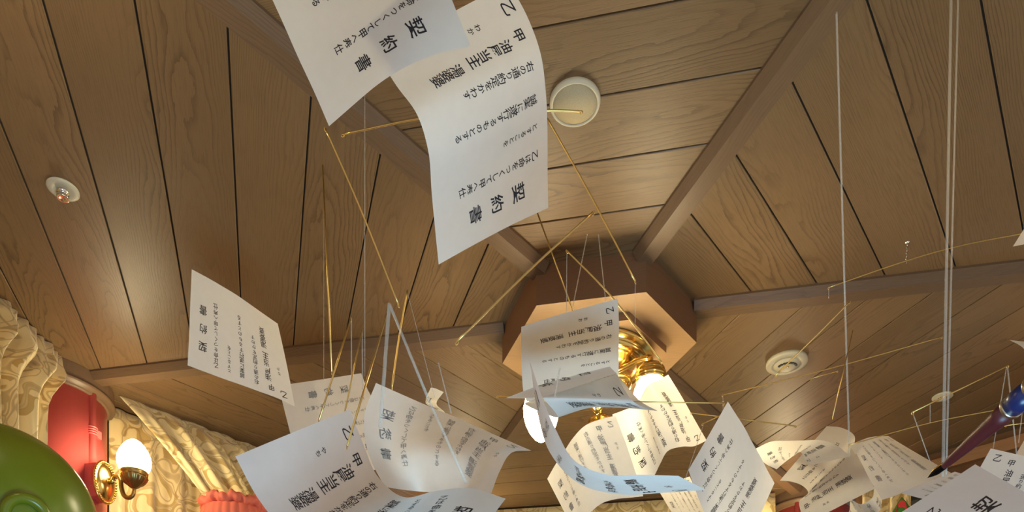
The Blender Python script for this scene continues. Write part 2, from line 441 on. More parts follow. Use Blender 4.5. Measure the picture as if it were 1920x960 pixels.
# ------------------------------------------------------------------ red columns with wall lamps
def column(k, which, lab):
    ax = polar(1.95, k, 0)
    c = empty('column', ax, lab, 'column', 'red round columns in the corners')
    part('shaft', lathe([(.190, 0), (.190, CEIL - .052)], (0, 0, 0), seg=72), 'red', c)
    part('cornice', lathe([(.196, CEIL - .074), (.199, CEIL - .070), (.199, CEIL - .064), (.214, CEIL - .060), (.217, CEIL - .054), (.217, CEIL - .049), (.21, CEIL - .047)], (0, 0, 0), seg=72), 'beam', c)
    V, Fc = lathe([(.213, CEIL - .050), (.213, CEIL - .001)], (0, 0, 0), seg=72)
    part('fascia', (V, Fc), 'fascia', c, False)
    d = -hipdir(k); s = Vector((-d.y, d.x, 0)); up = Vector((0, 0, 1))
    # half-round cable cover running down the face, with a clip, ending in the lamp's box
    e = d * math.cos(math.radians(24)) + s * math.sin(math.radians(24)) * (-1)
    e = d
    part('cable_cover', merge(tube([e * .186 + up * .9, e * .186 + up * (CEIL - .056)], .016, 14),
                              tube([e * .183 + up * .9 + s * .017, e * .183 + up * (CEIL - .056) + s * .017], .006, 8)), 'red', c)
    zc = EYE + 1.195
    part('clip', merge(*[tube(crv([e * .186 + s * (.0175 * math.cos(a)) + e * (.0185 * math.sin(a)) + up * (zc - .008 * q) for a in np.linspace(0, math.pi, 7)], 3), .0022, 6) for q in range(4)] +
                       [box(s * .018, e * .010, up * .026, e * .186 + s * .018 + up * (zc - .026))]), 'red', c, False)
    lamp = empty('wall_lamp', ax + d * .19 + up * (EYE + 1.0), which, 'wall lamp', 'brass wall lamps on the columns')
    R = lambda n, f, vf, m, sm=True, par=None: part(n, vf, m, par or lamp, sm)
    part('mounting_box', box(s * .064, d * .052, up * .115, -s * .032 + up * -.0575 - d * .006), 'red', lamp, False)
    pl = part('backplate', lathe([(.052, 0), (.054, .004), (.053, .008), (.048, .010), (.046, .008), (.043, .012), (.030, .020), (.014, .025), (.001, .026)], d * .046, d, 48, 1.0, 1.40, xdir=s), 'brass', lamp)
    beads = []
    for q in range(44):
        t = 2 * math.pi * q / 44
        cc = d * .0555 + s * (.0500 * math.cos(t)) + up * (.0700 * math.sin(t))
        beads.append(lathe([(.0001, -.0030), (.0022, -.002), (.0030, 0), (.0022, .002), (.0001, .0030)], cc, seg=8, cap=False))
    part('bead_rim', merge(*beads), 'brass', pl)
    path = crv([d * .060, d * .078 + up * .001, d * .086 + up * .014, d * .100 + up * .016, d * .112 + up * .004, d * .116 + up * -.024, d * .126 + up * -.050, d * .144 + up * -.060, d * .160 + up * -.052, d * .165 + up * -.036, d * .165 + up * -.024], 8)
    rad = [.0055 + .0022 * math.sin(math.pi * i / (len(path) - 1)) for i in range(len(path))]
    arm = part('arm', merge(tube(path, rad, 12), lathe([(.001, -.009), (.006, -.007), (.009, 0), (.006, .007), (.001, .009)], d * .078, d, 16)), 'oldbrass', lamp)
    tip = d * .165 + up * -.030
    flute = lambda i, a: 1 + (.035 * math.cos(a * 18) if 2 <= i <= 6 else 0)
    part('cup', lathe([(.008, .000), (.014, .004), (.020, .010), (.031, .018), (.038, .026), (.042, .034), (.044, .038), (.0445, .041), (.041, .044), (.044, .048), (.045, .056), (.043, .062), (.036, .060)], tip, seg=72, mod=flute), 'oldbrass', lamp)
    part('glass_globe', lathe([(.040, .056), (.047, .066), (.053, .082), (.0545, .096), (.052, .112), (.045, .130), (.034, .148), (.022, .161), (.011, .168), (.001, .171)], tip, seg=40), 'globe2', lamp)
    return c
column(0, 'lit wall lamp with oval beaded brass plate on the left red column', 'red round column with dark wood cornice at the left, behind the lit wall lamp')
column(4, 'wall lamp on the red column at the lower right, cut by the frame', 'red round column seen between paper sheets at the lower right')
column(3, 'unseen wall lamp added on the right column, outside the frame', 'unseen red round column added outside the frame on the right')  # column and lamp added out of view to brighten the right side
column(1, 'unseen wall lamp added on the near left column, outside the frame', 'unseen red round column added outside the frame on the near left')  # unseen pair added for warm light on the upper left boards
column(2, 'unseen wall lamp added on the near right column, outside the frame', 'unseen red round column added outside the frame on the near right')  # added beyond the view, lamp and column, for more warm light
column(5, 'unseen wall lamp added on the far column, hidden below the frame', 'unseen red round column added in the far left corner, hidden by sheets')  # hidden column and lamp, added as a light source at the back

# ------------------------------------------------------------------ ceiling fittings
def fitting(name, px, r, lab, cat, parts, group=None):
    c = onceil(*px); e = empty(name, c, lab, cat, group)
    for (n, prof, m) in parts: part(n, lathe(prof, (0, 0, 0), seg=48), m, e)
    return e
fitting('ceiling_speaker', (1078, 190), .05, 'round cream ceiling speaker cover on the boards right of the big hanging sheet', 'ceiling speaker',
        [('rim', [(.0445, -.003), (.0455, -.008), (.048, -.009), (.0515, -.007), (.0525, -.003), (.0525, .003)], 'white'), ('grille', [(.0005, -.0072), (.0455, -.0072), (.0455, .003)], 'grille')])
sd = fitting('smoke_detector', (1475, 677), .065, 'white smoke detector with dark slots on the boards right of the chandelier', 'smoke detector',
        [('base', [(.066, .002), (.0665, -.010), (.064, -.013), (.044, -.014), (.043, -.013), (.041, -.014), (.034, -.022), (.020, -.026), (.001, -.027)], 'white')])
slots = []
for q in range(8):
    a = math.radians(180 + 22 + q * 17); e = Vector((math.cos(a), math.sin(a), 0)); s = Vector((-e.y, e.x, 0))
    slots.append(box(s * .0075, e * .006, (0, 0, .004), e * .0285 - s * .00375 + Vector((0, 0, -.0262))))
part('vent_slots', merge(*slots), 'dark', sd, False)
part('indicator', lathe([(.004, -.0262), (.004, -.0268), (.001, -.027)], (-.001, -.012, 0), seg=12), 'gold', sd)
sp = fitting('sprinkler_head', (118, 354), .034, 'small round white sprinkler rose with silver nozzle on the left boards', 'sprinkler',
        [('rose', [(.034, .002), (.0345, -.003), (.030, -.005), (.013, -.006), (.013, -.003)], 'white'),
         ('nozzle', [(.013, .0), (.013, -.012), (.010, -.013), (.010, -.017), (.0135, -.018), (.0135, -.023), (.0125, -.024), (.012, -.024), (.004, -.026), (.0035, -.024)], 'chrome')])
sp2 = fitting('smoke_detector', (1767, 743), .034, 'small white detector far right, behind the thick clear cords', 'smoke detector',
        [('base', [(.034, .002), (.0345, -.004), (.030, -.006), (.012, -.007), (.011, -.014), (.001, -.015)], 'white')])
part('vent_slots', merge(*[box((.004, 0, 0), (0, .003, 0), (0, 0, .003), (.013 * math.cos(a) - .002, .013 * math.sin(a), -.0085)) for a in np.linspace(0, 6.28, 9)[:-1]]), 'dark', sp2, False)

# ------------------------------------------------------------------ curtains
def cloth(name, fn, ns, nt, m='damask', parent=None, uvscale=(1, 1), thick=.0015):
    V, uv = [], []
    for j in range(nt + 1):
        for i in range(ns + 1):
            V.append(fn(i / ns, j / nt))
    A = np.array([tuple(v) for v in V]).reshape(nt + 1, ns + 1, 3)
    # cloth coordinates in metres, measured along the folds
    dl = np.zeros((nt + 1, ns + 1)); dl[:, 1:] = np.cumsum(np.linalg.norm(np.diff(A, axis=1), axis=2), axis=1)
    dv = np.zeros((nt + 1, ns + 1)); dv[1:] = np.cumsum(np.linalg.norm(np.diff(A, axis=0), axis=2), axis=0)
    U = dl.mean(axis=0)[None].repeat(nt + 1, 0)
    uv = [(U[j, i] * uvscale[0], dv[j, i] * uvscale[1]) for j in range(nt + 1) for i in range(ns + 1)]
    Fc = [(j * (ns + 1) + i, j * (ns + 1) + i + 1, (j + 1) * (ns + 1) + i + 1, (j + 1) * (ns + 1) + i) for j in range(nt) for i in range(ns)]
    o = mesh(name, V, Fc, m, parent, True, uvs=uv)
    md = o.modifiers.new('thickness', 'SOLIDIFY'); md.thickness = thick; md.offset = 0
    return o
def lerp(a, b, t): return a + (b - a) * t
def sstep(t): t = min(1, max(0, t)); return t * t * (3 - 2 * t)
rr = random.Random(3)
ph = [rr.uniform(0, 6.28) for _ in range(8)]
def left_curtain(s, t):
    z = lerp(CEIL - .003, .25, t); dz = CEIL - z
    edge = lerp(2.362, 2.22, sstep(dz / .26))
    y = lerp(edge, .95, s)
    x = -1.505 + .03 * math.sin(s * 2.2)
    head = math.exp(-((dz - .10) / .05) ** 2)
    amp = .006 + .026 * sstep(dz / .16)
    f = s * 17 + .25 * math.sin(s * 9 + ph[0])
    tri = math.asin(math.sin(f * 2 * math.pi + .6)) / 1.5708
    x += amp * (math.sin(f * 2 * math.pi + .6) * sstep(dz / .14) + tri * (1 - sstep(dz / .14)) * 1.4) + head * .022 * (.6 + .4 * tri)
    x += .008 * math.sin(f * 4.4 * math.pi + 3 * dz)
    return Vector((x + .03 * (1 - s) * sstep(dz / .2), y, z))
c = cloth('curtain', left_curtain, 340, 60)
tag(c, 'gold damask curtain with stiff pleated heading at the far left edge', 'curtain')

W0, W1 = Vector((-1.462, 2.617, 0)), Vector((-.93, 3.26, 0)); WN = Vector((-(W1 - W0).y, (W1 - W0).x, 0)).normalized()
if WN.dot(Vector((BX, BY, 0)) - W0) < 0: WN = -WN
GA, GB = at(372, 936, 2.72), at(640, 985, 3.05)
def swag(s, t):
    top = lerp(W0, W1, s ** .85); top = Vector((top.x, top.y, CEIL - .004))
    bot = lerp(GA, GB, s)
    p = lerp(top, bot, t)
    sag = math.sin(math.pi * t) * (.02 + .035 * s)
    p.z -= sag * .55
    u = 8.2 * s + .20 * math.sin(5 * s + 1) + .12 * t
    fold = 1 - 2 * abs(math.sin(math.pi * u)) ** .7
    fold2 = math.sin(2 * math.pi * (2.4 * u + .3) + ph[2])
    amp = (.45 + .75 * s) * (.012 + .026 * sstep(t / .2) * (1 - .55 * sstep((t - .45) / .55)))
    p += WN * (.016 + .07 * s * sstep(t / .3) + .030 * math.sin(math.pi * min(1, t * .8)) - amp * fold + amp * .18 * fold2)
    return p
c = cloth('curtain', swag, 220, 60)
tag(c, 'gold damask curtain swept diagonally into folds, gathered at the coral cuff', 'curtain')
def panel(s, t):
    a, b = Vector((-1.50, 2.655, 0)), Vector((-1.10, 3.12, 0))
    z = lerp(CEIL - .01, .2, t); p = lerp(a, b, s); p.z = z
    f = math.sin(2 * math.pi * (5.2 * s + .1 * math.sin(3 * t))) + .4 * math.sin(2 * math.pi * 11 * s + ph[3])
    p -= WN * .03
    return p + WN * (.014 * f * (.4 + .6 * sstep(t / .15)))
c = cloth('curtain', panel, 120, 40)
tag(c, 'flat gold damask curtain panel hanging behind the left wall lamp', 'curtain')
def far_curtain(s, t):
    a, b = Vector((-.33, 3.80, 0)), Vector((1.30, 3.53, 0))
    z = lerp(CEIL - .012, .2, t); p = lerp(a, b, s); p.z = z
    n = Vector((-.16, -.987, 0))
    f = math.sin(2 * math.pi * (13 * s + .3 * math.sin(7 * s)))
    return p + n * (.02 + .016 * f * sstep((CEIL - z - .03) / .15))
c = cloth('curtain', far_curtain, 260, 40)
tag(c, 'gold damask curtain along the far wall, at the bottom centre behind the sheets', 'curtain')
def right_curtain(s, t):
    a, b = Vector((1.60, 3.24, 0)), Vector((1.80, 3.03, 0))
    z = lerp(EYE + 1.27, .2, t); p = lerp(a, b, s); p.z = z
    n = Vector((-.70, -.71, 0)); f = math.sin(2 * math.pi * 5 * s)
    return p + n * (.015 + .018 * f)
c = cloth('curtain', right_curtain, 90, 30)
tag(c, 'gold damask curtain at the lower right, behind the red and green ornament', 'curtain')

# coral ruched cuff that gathers the swept curtain
cc = at(440, 962, 2.78)
cuff = empty('curtain_tieback', cc, 'coral red ruched cuff gathering the swept gold curtain, at the bottom left', 'tieback')
pleat = lambda i, a: 1 + .045 * abs(math.sin(a * 13))
V, Fc = lathe([(.105, -.16), (.118, -.10), (.122, -.03), (.116, .000), (.108, .008)], (0, 0, 0), seg=208, mod=pleat)
part('pleated_band', (V, Fc), 'coral', cuff)
frill = lambda i, a: 1 + (.05 if i in (1, 2) else .02) * math.sin(a * 17 + i) + .02 * math.sin(a * 31)
V, Fc = lathe([(.108, .004), (.122, .012), (.128, .026), (.121, .040), (.104, .044), (.09, .036)], (0, 0, 0), seg=208, mod=frill)
V = [v + Vector((0, 0, .006 * math.sin(9 * math.atan2(v.y, v.x)) + .004 * math.sin(23 * math.atan2(v.y, v.x)))) for v in V]
part('frill', (V, Fc), 'coral', cuff)

# ------------------------------------------------------------------ green dome ornament
GC = at(-8, 972, 1.35); GR = .168 * 1.35 * 1000 / F
go = empty('green_figure', GC, 'large smooth glossy green ball shape in the bottom left corner', 'ornament')
V, Fc = lathe([(GR * math.sin(a), -GR * math.cos(a)) for a in np.linspace(.0, math.pi, 40)], (0, 0, 0), seg=72, cap=False)
part('body', (V, Fc), 'green', go)
view = (at(70, 962, 1) - at(CX, YH, 0)).normalized()
q = at(68, 968, 1.35 - .140)
rc = q - GC; rc = rc.normalized() * (GR + .0005); zn = rc.normalized(); xx, yy, _ = frame(zn)
ring = [rc + (xx * math.cos(a) + yy * math.sin(a)) * .031 + zn * .002 for a in np.linspace(0, 2 * math.pi, 49)]
part('raised_ring', tube(ring, .0095, 12, False), 'green', go)

# ------------------------------------------------------------------ right-hand ornament and window
oc = at(1691, 1010, 2.45); s_ = 2.45 / F
orn = empty('hanging_ornament', oc, 'pointed green ornament with a red front, before the gold curtain at the lower right', 'ornament')
V, Fc = lathe([(.001, 78 * s_), (7 * s_, 68 * s_), (17 * s_, 50 * s_), (26 * s_, 24 * s_), (30 * s_, 0), (26 * s_, -24 * s_), (12 * s_, -44 * s_), (.001, -50 * s_)], (0, 0, 0), seg=32, cap=False)
part('shell', (V, Fc), 'leaf', orn)
V = []; pr = [(0, 69), (6, 66), (10, 50), (14, 24), (15, 0), (12, -30), (0, -44), (-12, -30), (-13, 0), (-11, 24), (-8, 50), (-5, 64)]
dv = Vector((-.55, -.83, 0)).normalized(); sv = Vector((dv.y, -dv.x, 0)) * -1
for h in (.0, .006):
    for (x, y) in pr:
        rad = np.interp(abs(y), [0, 24, 50, 68, 78], [30, 26, 17, 8, 0])
        V.append(sv * (x * s_) + Vector((0, 0, y * s_)) + dv * (math.sqrt(max(0, rad * rad - x * x)) * s_ - .001 + h))
n = len(pr); Fc = [tuple(range(n, 2 * n))] + [(i, (i + 1) % n, n + (i + 1) % n, n + i) for i in range(n)]
part('front_panel', (V, Fc), 'redfelt', orn, False)
wp = at(1713, 930, 3.0); wd = Vector((.66, -.75, 0)).normalized(); wn = Vector((-.75, -.66, 0)).normalized(); up = Vector((0, 0, 1))
wf = merge(box(wd * .028, wn * .03, up * -.75, wp), box(wd * .50, wn * .03, up * -.028, wp), box(wd * .028, wn * .03, up * -.75, wp + wd * .472), box(wd * .5, wn * .03, up * -.028, wp - up * .72))
o = mesh('window_1', wf[0], wf[1], 'dark'); o['kind'] = 'structure'
part('pane', box(wd * .45, wn * .006, up * -.70, wp + wd * .025 - up * .025 + wn * .006), 'pane', o, False)

# control points of every sheet: rows along the page from its right edge, columns from its top (x, depth, height above the camera)
SHEETS = {
 's1': [[[-0.062,0.814,0.863],[-0.115,0.832,0.839],[-0.17,0.851,0.815],[-0.226,0.871,0.789]],[[-0.074,0.826,0.904],[-0.131,0.841,0.88],[-0.188,0.855,0.855],[-0.244,0.869,0.83]],[[-0.087,0.838,0.945],[-0.146,0.848,0.921],[-0.204,0.858,0.896],[-0.263,0.867,0.87]],[[-0.101,0.849,0.985],[-0.162,0.855,0.961],[-0.222,0.86,0.936],[-0.281,0.864,0.91]],[[-0.116,0.86,1.025],[-0.178,0.861,1.001],[-0.24,0.862,0.976],[-0.3,0.862,0.95]],[[-0.132,0.87,1.065],[-0.195,0.867,1.04],[-0.258,0.864,1.015],[-0.321,0.861,0.99]],[[-0.151,0.878,1.104],[-0.212,0.872,1.08],[-0.273,0.867,1.056],[-0.334,0.862,1.032]]],
 's2': [[[0.053,1.071,0.847],[-0.003,1.062,0.814],[-0.057,1.051,0.777],[-0.109,1.038,0.738]],[[0.05,1.032,0.871],[-0.004,1.022,0.834],[-0.058,1.011,0.798],[-0.11,0.998,0.761]],[[0.048,0.992,0.891],[-0.005,0.982,0.853],[-0.058,0.97,0.815],[-0.11,0.956,0.779]],[[0.044,0.954,0.908],[-0.006,0.942,0.868],[-0.057,0.929,0.83],[-0.109,0.915,0.794]],[[0.036,0.922,0.928],[-0.017,0.91,0.893],[-0.069,0.899,0.857],[-0.12,0.889,0.819]],[[0.019,0.91,0.963],[-0.038,0.902,0.928],[-0.092,0.894,0.892],[-0.146,0.888,0.855]],[[-0.005,0.902,0.999],[-0.061,0.897,0.965],[-0.116,0.892,0.929],[-0.17,0.887,0.892]]],
 's3': [[[-0.696,1.517,0.863],[-0.688,1.507,0.925],[-0.681,1.497,0.987],[-0.674,1.488,1.048]],[[-0.673,1.554,0.869],[-0.669,1.546,0.932],[-0.664,1.537,0.995],[-0.659,1.527,1.058]],[[-0.648,1.59,0.874],[-0.646,1.583,0.938],[-0.645,1.575,1.002],[-0.643,1.566,1.066]],[[-0.621,1.625,0.879],[-0.621,1.62,0.943],[-0.623,1.613,1.007],[-0.625,1.605,1.072]],[[-0.592,1.659,0.882],[-0.595,1.655,0.947],[-0.601,1.65,1.011],[-0.608,1.645,1.076]],[[-0.562,1.694,0.885],[-0.57,1.692,0.949],[-0.579,1.688,1.014],[-0.59,1.685,1.079]],[[-0.533,1.732,0.885],[-0.545,1.729,0.952],[-0.558,1.727,1.017],[-0.572,1.724,1.082]]],
 's4': [[[-0.406,1.895,1.057],[-0.474,1.876,1.035],[-0.541,1.859,1.015],[-0.609,1.843,0.996]],[[-0.387,1.882,1.009],[-0.456,1.864,0.987],[-0.525,1.849,0.966],[-0.596,1.835,0.946]],[[-0.365,1.864,0.964],[-0.437,1.851,0.94],[-0.509,1.839,0.917],[-0.582,1.828,0.896]],[[-0.347,1.848,0.917],[-0.42,1.838,0.893],[-0.494,1.829,0.87],[-0.568,1.819,0.848]],[[-0.33,1.833,0.87],[-0.405,1.826,0.846],[-0.479,1.818,0.822],[-0.553,1.811,0.799]],[[-0.316,1.819,0.822],[-0.39,1.813,0.799],[-0.464,1.807,0.775],[-0.538,1.801,0.751]],[[-0.301,1.804,0.775],[-0.374,1.8,0.752],[-0.447,1.796,0.728],[-0.52,1.791,0.703]]],
 's5': [[[-0.009,0.853,0.325],[-0.031,0.813,0.28],[-0.052,0.773,0.233],[-0.072,0.733,0.186]],[[-0.051,0.859,0.34],[-0.073,0.821,0.292],[-0.093,0.78,0.245],[-0.114,0.74,0.199]],[[-0.095,0.875,0.343],[-0.116,0.833,0.298],[-0.137,0.79,0.254],[-0.157,0.747,0.21]],[[-0.138,0.892,0.342],[-0.159,0.846,0.302],[-0.18,0.8,0.262],[-0.199,0.752,0.224]],[[-0.17,0.889,0.367],[-0.195,0.845,0.325],[-0.218,0.798,0.285],[-0.237,0.749,0.247]],[[-0.184,0.87,0.399],[-0.215,0.828,0.358],[-0.241,0.783,0.318],[-0.264,0.735,0.28]],[[-0.195,0.848,0.43],[-0.228,0.807,0.392],[-0.257,0.762,0.353],[-0.28,0.715,0.315]]],
 's6': [[[-0.241,1.246,0.678],[-0.259,1.234,0.613],[-0.249,1.221,0.543],[-0.219,1.207,0.48]],[[-0.199,1.267,0.669],[-0.214,1.251,0.61],[-0.215,1.244,0.547],[-0.193,1.237,0.487]],[[-0.155,1.285,0.658],[-0.167,1.254,0.606],[-0.173,1.234,0.549],[-0.165,1.266,0.495]],[[-0.108,1.296,0.644],[-0.121,1.255,0.596],[-0.132,1.221,0.543],[-0.132,1.238,0.482]],[[-0.061,1.303,0.626],[-0.079,1.259,0.583],[-0.091,1.217,0.534],[-0.1,1.211,0.469]],[[-0.014,1.305,0.606],[-0.04,1.265,0.564],[-0.057,1.229,0.514],[-0.068,1.19,0.462]],[[0.033,1.299,0.583],[-0.003,1.25,0.557],[-0.023,1.211,0.508],[-0.036,1.172,0.456]]],
 's7': [[[0.223,1.56,0.821],[0.159,1.564,0.819],[0.094,1.57,0.818],[0.03,1.577,0.817]],[[0.224,1.516,0.828],[0.156,1.521,0.825],[0.089,1.527,0.82],[0.022,1.533,0.815]],[[0.219,1.473,0.839],[0.152,1.479,0.832],[0.086,1.484,0.826],[0.019,1.489,0.819]],[[0.213,1.431,0.848],[0.148,1.437,0.84],[0.082,1.442,0.831],[0.017,1.445,0.821]],[[0.207,1.388,0.855],[0.143,1.394,0.845],[0.079,1.398,0.834],[0.016,1.401,0.821]],[[0.2,1.345,0.86],[0.138,1.351,0.848],[0.076,1.354,0.835],[0.015,1.356,0.82]],[[0.192,1.302,0.863],[0.133,1.306,0.85],[0.074,1.309,0.835],[0.015,1.311,0.817]]],
 's9': [[[0.022,0.875,0.494],[0.02,0.819,0.465],[0.018,0.761,0.434],[0.017,0.704,0.404]],[[0.03,0.894,0.451],[0.03,0.836,0.425],[0.029,0.777,0.4],[0.029,0.715,0.375]],[[0.047,0.91,0.406],[0.048,0.85,0.386],[0.045,0.788,0.365],[0.044,0.725,0.346]],[[0.085,0.917,0.369],[0.08,0.856,0.354],[0.071,0.795,0.336],[0.063,0.731,0.318]],[[0.137,0.912,0.353],[0.124,0.853,0.339],[0.11,0.792,0.321],[0.096,0.73,0.303]],[[0.19,0.899,0.35],[0.17,0.841,0.334],[0.15,0.782,0.317],[0.131,0.721,0.299]],[[0.24,0.882,0.347],[0.214,0.826,0.33],[0.189,0.768,0.312],[0.165,0.709,0.293]]],
 's10': [[[0.088,1.834,0.75],[0.113,1.817,0.693],[0.138,1.799,0.636],[0.164,1.781,0.579]],[[0.106,1.798,0.77],[0.127,1.779,0.711],[0.149,1.76,0.653],[0.174,1.742,0.596]],[[0.126,1.762,0.788],[0.142,1.742,0.728],[0.161,1.722,0.67],[0.183,1.703,0.612]],[[0.145,1.727,0.805],[0.163,1.708,0.745],[0.184,1.69,0.686],[0.208,1.674,0.626]],[[0.171,1.698,0.821],[0.198,1.691,0.762],[0.223,1.686,0.702],[0.244,1.685,0.641]],[[0.209,1.7,0.838],[0.236,1.701,0.777],[0.26,1.704,0.716],[0.28,1.708,0.653]],[[0.247,1.713,0.853],[0.272,1.719,0.792],[0.295,1.725,0.729],[0.317,1.73,0.665]]],
 's12': [[[0.34,1.842,0.73],[0.301,1.841,0.785],[0.271,1.831,0.845],[0.253,1.811,0.905]],[[0.358,1.806,0.745],[0.334,1.823,0.804],[0.309,1.833,0.864],[0.284,1.83,0.925]],[[0.366,1.766,0.76],[0.353,1.79,0.819],[0.339,1.814,0.879],[0.318,1.835,0.942]],[[0.377,1.729,0.775],[0.356,1.751,0.833],[0.34,1.776,0.89],[0.326,1.799,0.949]],[[0.414,1.739,0.79],[0.393,1.741,0.849],[0.366,1.748,0.905],[0.336,1.763,0.956]],[[0.45,1.765,0.803],[0.426,1.765,0.864],[0.399,1.77,0.922],[0.365,1.78,0.976]],[[0.486,1.782,0.825],[0.457,1.789,0.882],[0.427,1.795,0.941],[0.393,1.799,1.0]]],
 's13': [[[0.347,1.405,0.592],[0.378,1.421,0.645],[0.408,1.435,0.697],[0.438,1.448,0.75]],[[0.368,1.442,0.573],[0.401,1.453,0.625],[0.433,1.464,0.679],[0.464,1.475,0.736]],[[0.39,1.478,0.554],[0.425,1.486,0.607],[0.458,1.493,0.662],[0.49,1.5,0.72]],[[0.414,1.513,0.534],[0.45,1.518,0.588],[0.484,1.523,0.645],[0.515,1.528,0.703]],[[0.443,1.544,0.513],[0.477,1.547,0.569],[0.51,1.551,0.627],[0.541,1.555,0.686]],[[0.473,1.572,0.493],[0.506,1.575,0.55],[0.537,1.579,0.609],[0.567,1.584,0.668]],[[0.506,1.596,0.473],[0.536,1.601,0.532],[0.566,1.607,0.591],[0.594,1.613,0.65]]],
 's14': [[[0.761,2.05,0.866],[0.74,2.067,0.886],[0.724,2.083,0.912],[0.719,2.1,0.949]],[[0.755,1.992,0.855],[0.746,2.011,0.879],[0.741,2.031,0.908],[0.745,2.05,0.946]],[[0.747,1.927,0.84],[0.748,1.944,0.86],[0.754,1.962,0.884],[0.766,1.98,0.916]],[[0.733,1.85,0.818],[0.745,1.867,0.834],[0.76,1.883,0.854],[0.78,1.9,0.88]],[[0.718,1.773,0.792],[0.739,1.788,0.805],[0.762,1.802,0.822],[0.788,1.817,0.842]],[[0.7,1.708,0.748],[0.73,1.719,0.761],[0.761,1.731,0.777],[0.794,1.742,0.795]],[[0.683,1.65,0.707],[0.724,1.667,0.719],[0.765,1.683,0.734],[0.806,1.7,0.75]]],
 's15': [[[0.684,1.82,0.74],[0.767,1.93,0.834],[0.856,2.04,0.934],[0.95,2.15,1.039]],[[0.73,1.86,0.753],[0.814,1.957,0.842],[0.902,2.053,0.935],[0.995,2.15,1.034]],[[0.767,1.88,0.75],[0.849,1.964,0.83],[0.935,2.049,0.915],[1.025,2.133,1.003]],[[0.781,1.88,0.731],[0.854,1.953,0.801],[0.931,2.027,0.873],[1.01,2.1,0.949]],[[0.737,1.827,0.689],[0.815,1.884,0.746],[0.896,1.942,0.805],[0.98,2.0,0.866]],[[0.703,1.733,0.625],[0.776,1.776,0.672],[0.851,1.818,0.72],[0.929,1.86,0.77]],[[0.653,1.6,0.549],[0.719,1.627,0.587],[0.786,1.653,0.625],[0.856,1.68,0.664]]],
 's16': [[[0.981,2.062,0.937],[1.009,2.06,0.884],[1.036,2.053,0.83],[1.06,2.041,0.774]],[[1.009,2.092,0.962],[1.044,2.086,0.905],[1.077,2.075,0.848],[1.106,2.057,0.792]],[[1.042,2.119,0.983],[1.081,2.108,0.926],[1.117,2.093,0.869],[1.149,2.073,0.814]],[[1.075,2.145,1.002],[1.118,2.128,0.946],[1.157,2.11,0.89],[1.192,2.088,0.835]],[[1.111,2.171,1.018],[1.155,2.15,0.964],[1.197,2.127,0.91],[1.235,2.104,0.855]],[[1.145,2.198,1.031],[1.193,2.174,0.979],[1.238,2.147,0.926],[1.28,2.12,0.872]],[[1.177,2.228,1.046],[1.228,2.2,0.993],[1.278,2.169,0.94],[1.326,2.135,0.886]]],
 's17': [[[0.65,1.189,0.462],[0.678,1.157,0.438],[0.706,1.125,0.414],[0.732,1.092,0.389]],[[0.675,1.209,0.477],[0.707,1.177,0.451],[0.736,1.144,0.424],[0.765,1.11,0.397]],[[0.702,1.228,0.491],[0.734,1.196,0.463],[0.765,1.164,0.435],[0.796,1.131,0.408]],[[0.728,1.247,0.505],[0.761,1.216,0.476],[0.793,1.184,0.448],[0.825,1.153,0.42]],[[0.755,1.265,0.518],[0.788,1.235,0.49],[0.821,1.204,0.461],[0.853,1.173,0.433]],[[0.783,1.284,0.532],[0.816,1.254,0.504],[0.849,1.223,0.475],[0.882,1.192,0.446]],[[0.811,1.303,0.546],[0.844,1.272,0.518],[0.877,1.241,0.489],[0.91,1.211,0.46]]],
 's18': [[[0.485,0.745,0.32],[0.514,0.709,0.275],[0.539,0.672,0.232],[0.559,0.635,0.192]],[[0.447,0.746,0.295],[0.475,0.709,0.252],[0.5,0.67,0.209],[0.527,0.629,0.166]],[[0.408,0.747,0.27],[0.436,0.707,0.228],[0.464,0.667,0.185],[0.491,0.626,0.143]],[[0.368,0.746,0.245],[0.398,0.706,0.203],[0.426,0.664,0.162],[0.454,0.622,0.121]],[[0.329,0.745,0.219],[0.36,0.704,0.179],[0.389,0.662,0.139],[0.416,0.618,0.099]],[[0.29,0.744,0.194],[0.322,0.702,0.155],[0.352,0.658,0.116],[0.379,0.614,0.078]],[[0.251,0.742,0.169],[0.284,0.698,0.132],[0.314,0.654,0.094],[0.341,0.609,0.056]]],
 's19': [[[1.356,1.613,0.664],[1.338,1.631,0.603],[1.319,1.649,0.543],[1.3,1.667,0.484]],[[1.315,1.618,0.678],[1.297,1.637,0.618],[1.278,1.657,0.558],[1.259,1.677,0.499]],[[1.275,1.625,0.691],[1.256,1.645,0.632],[1.238,1.666,0.574],[1.219,1.687,0.515]],[[1.236,1.633,0.706],[1.217,1.655,0.648],[1.198,1.677,0.59],[1.179,1.699,0.532]],[[1.199,1.645,0.722],[1.179,1.667,0.665],[1.159,1.69,0.607],[1.139,1.713,0.55]],[[1.165,1.663,0.741],[1.143,1.684,0.683],[1.122,1.705,0.626],[1.101,1.727,0.569]],[[1.132,1.682,0.76],[1.108,1.701,0.703],[1.085,1.722,0.646],[1.063,1.743,0.588]]],
 's20': [[[1.742,2.05,0.984],[1.718,2.067,0.926],[1.694,2.083,0.868],[1.67,2.1,0.81]],[[1.702,2.038,0.998],[1.677,2.055,0.94],[1.653,2.072,0.881],[1.629,2.089,0.823]],[[1.661,2.026,1.011],[1.637,2.042,0.953],[1.613,2.059,0.895],[1.589,2.076,0.837]],[[1.621,2.013,1.024],[1.597,2.03,0.965],[1.573,2.047,0.907],[1.548,2.064,0.85]],[[1.581,2.0,1.036],[1.557,2.017,0.978],[1.533,2.034,0.92],[1.508,2.05,0.863]],[[1.541,1.986,1.047],[1.518,2.004,0.989],[1.493,2.02,0.932],[1.467,2.037,0.875]],[[1.501,1.973,1.056],[1.477,1.99,0.999],[1.453,2.006,0.944],[1.427,2.022,0.888]]],
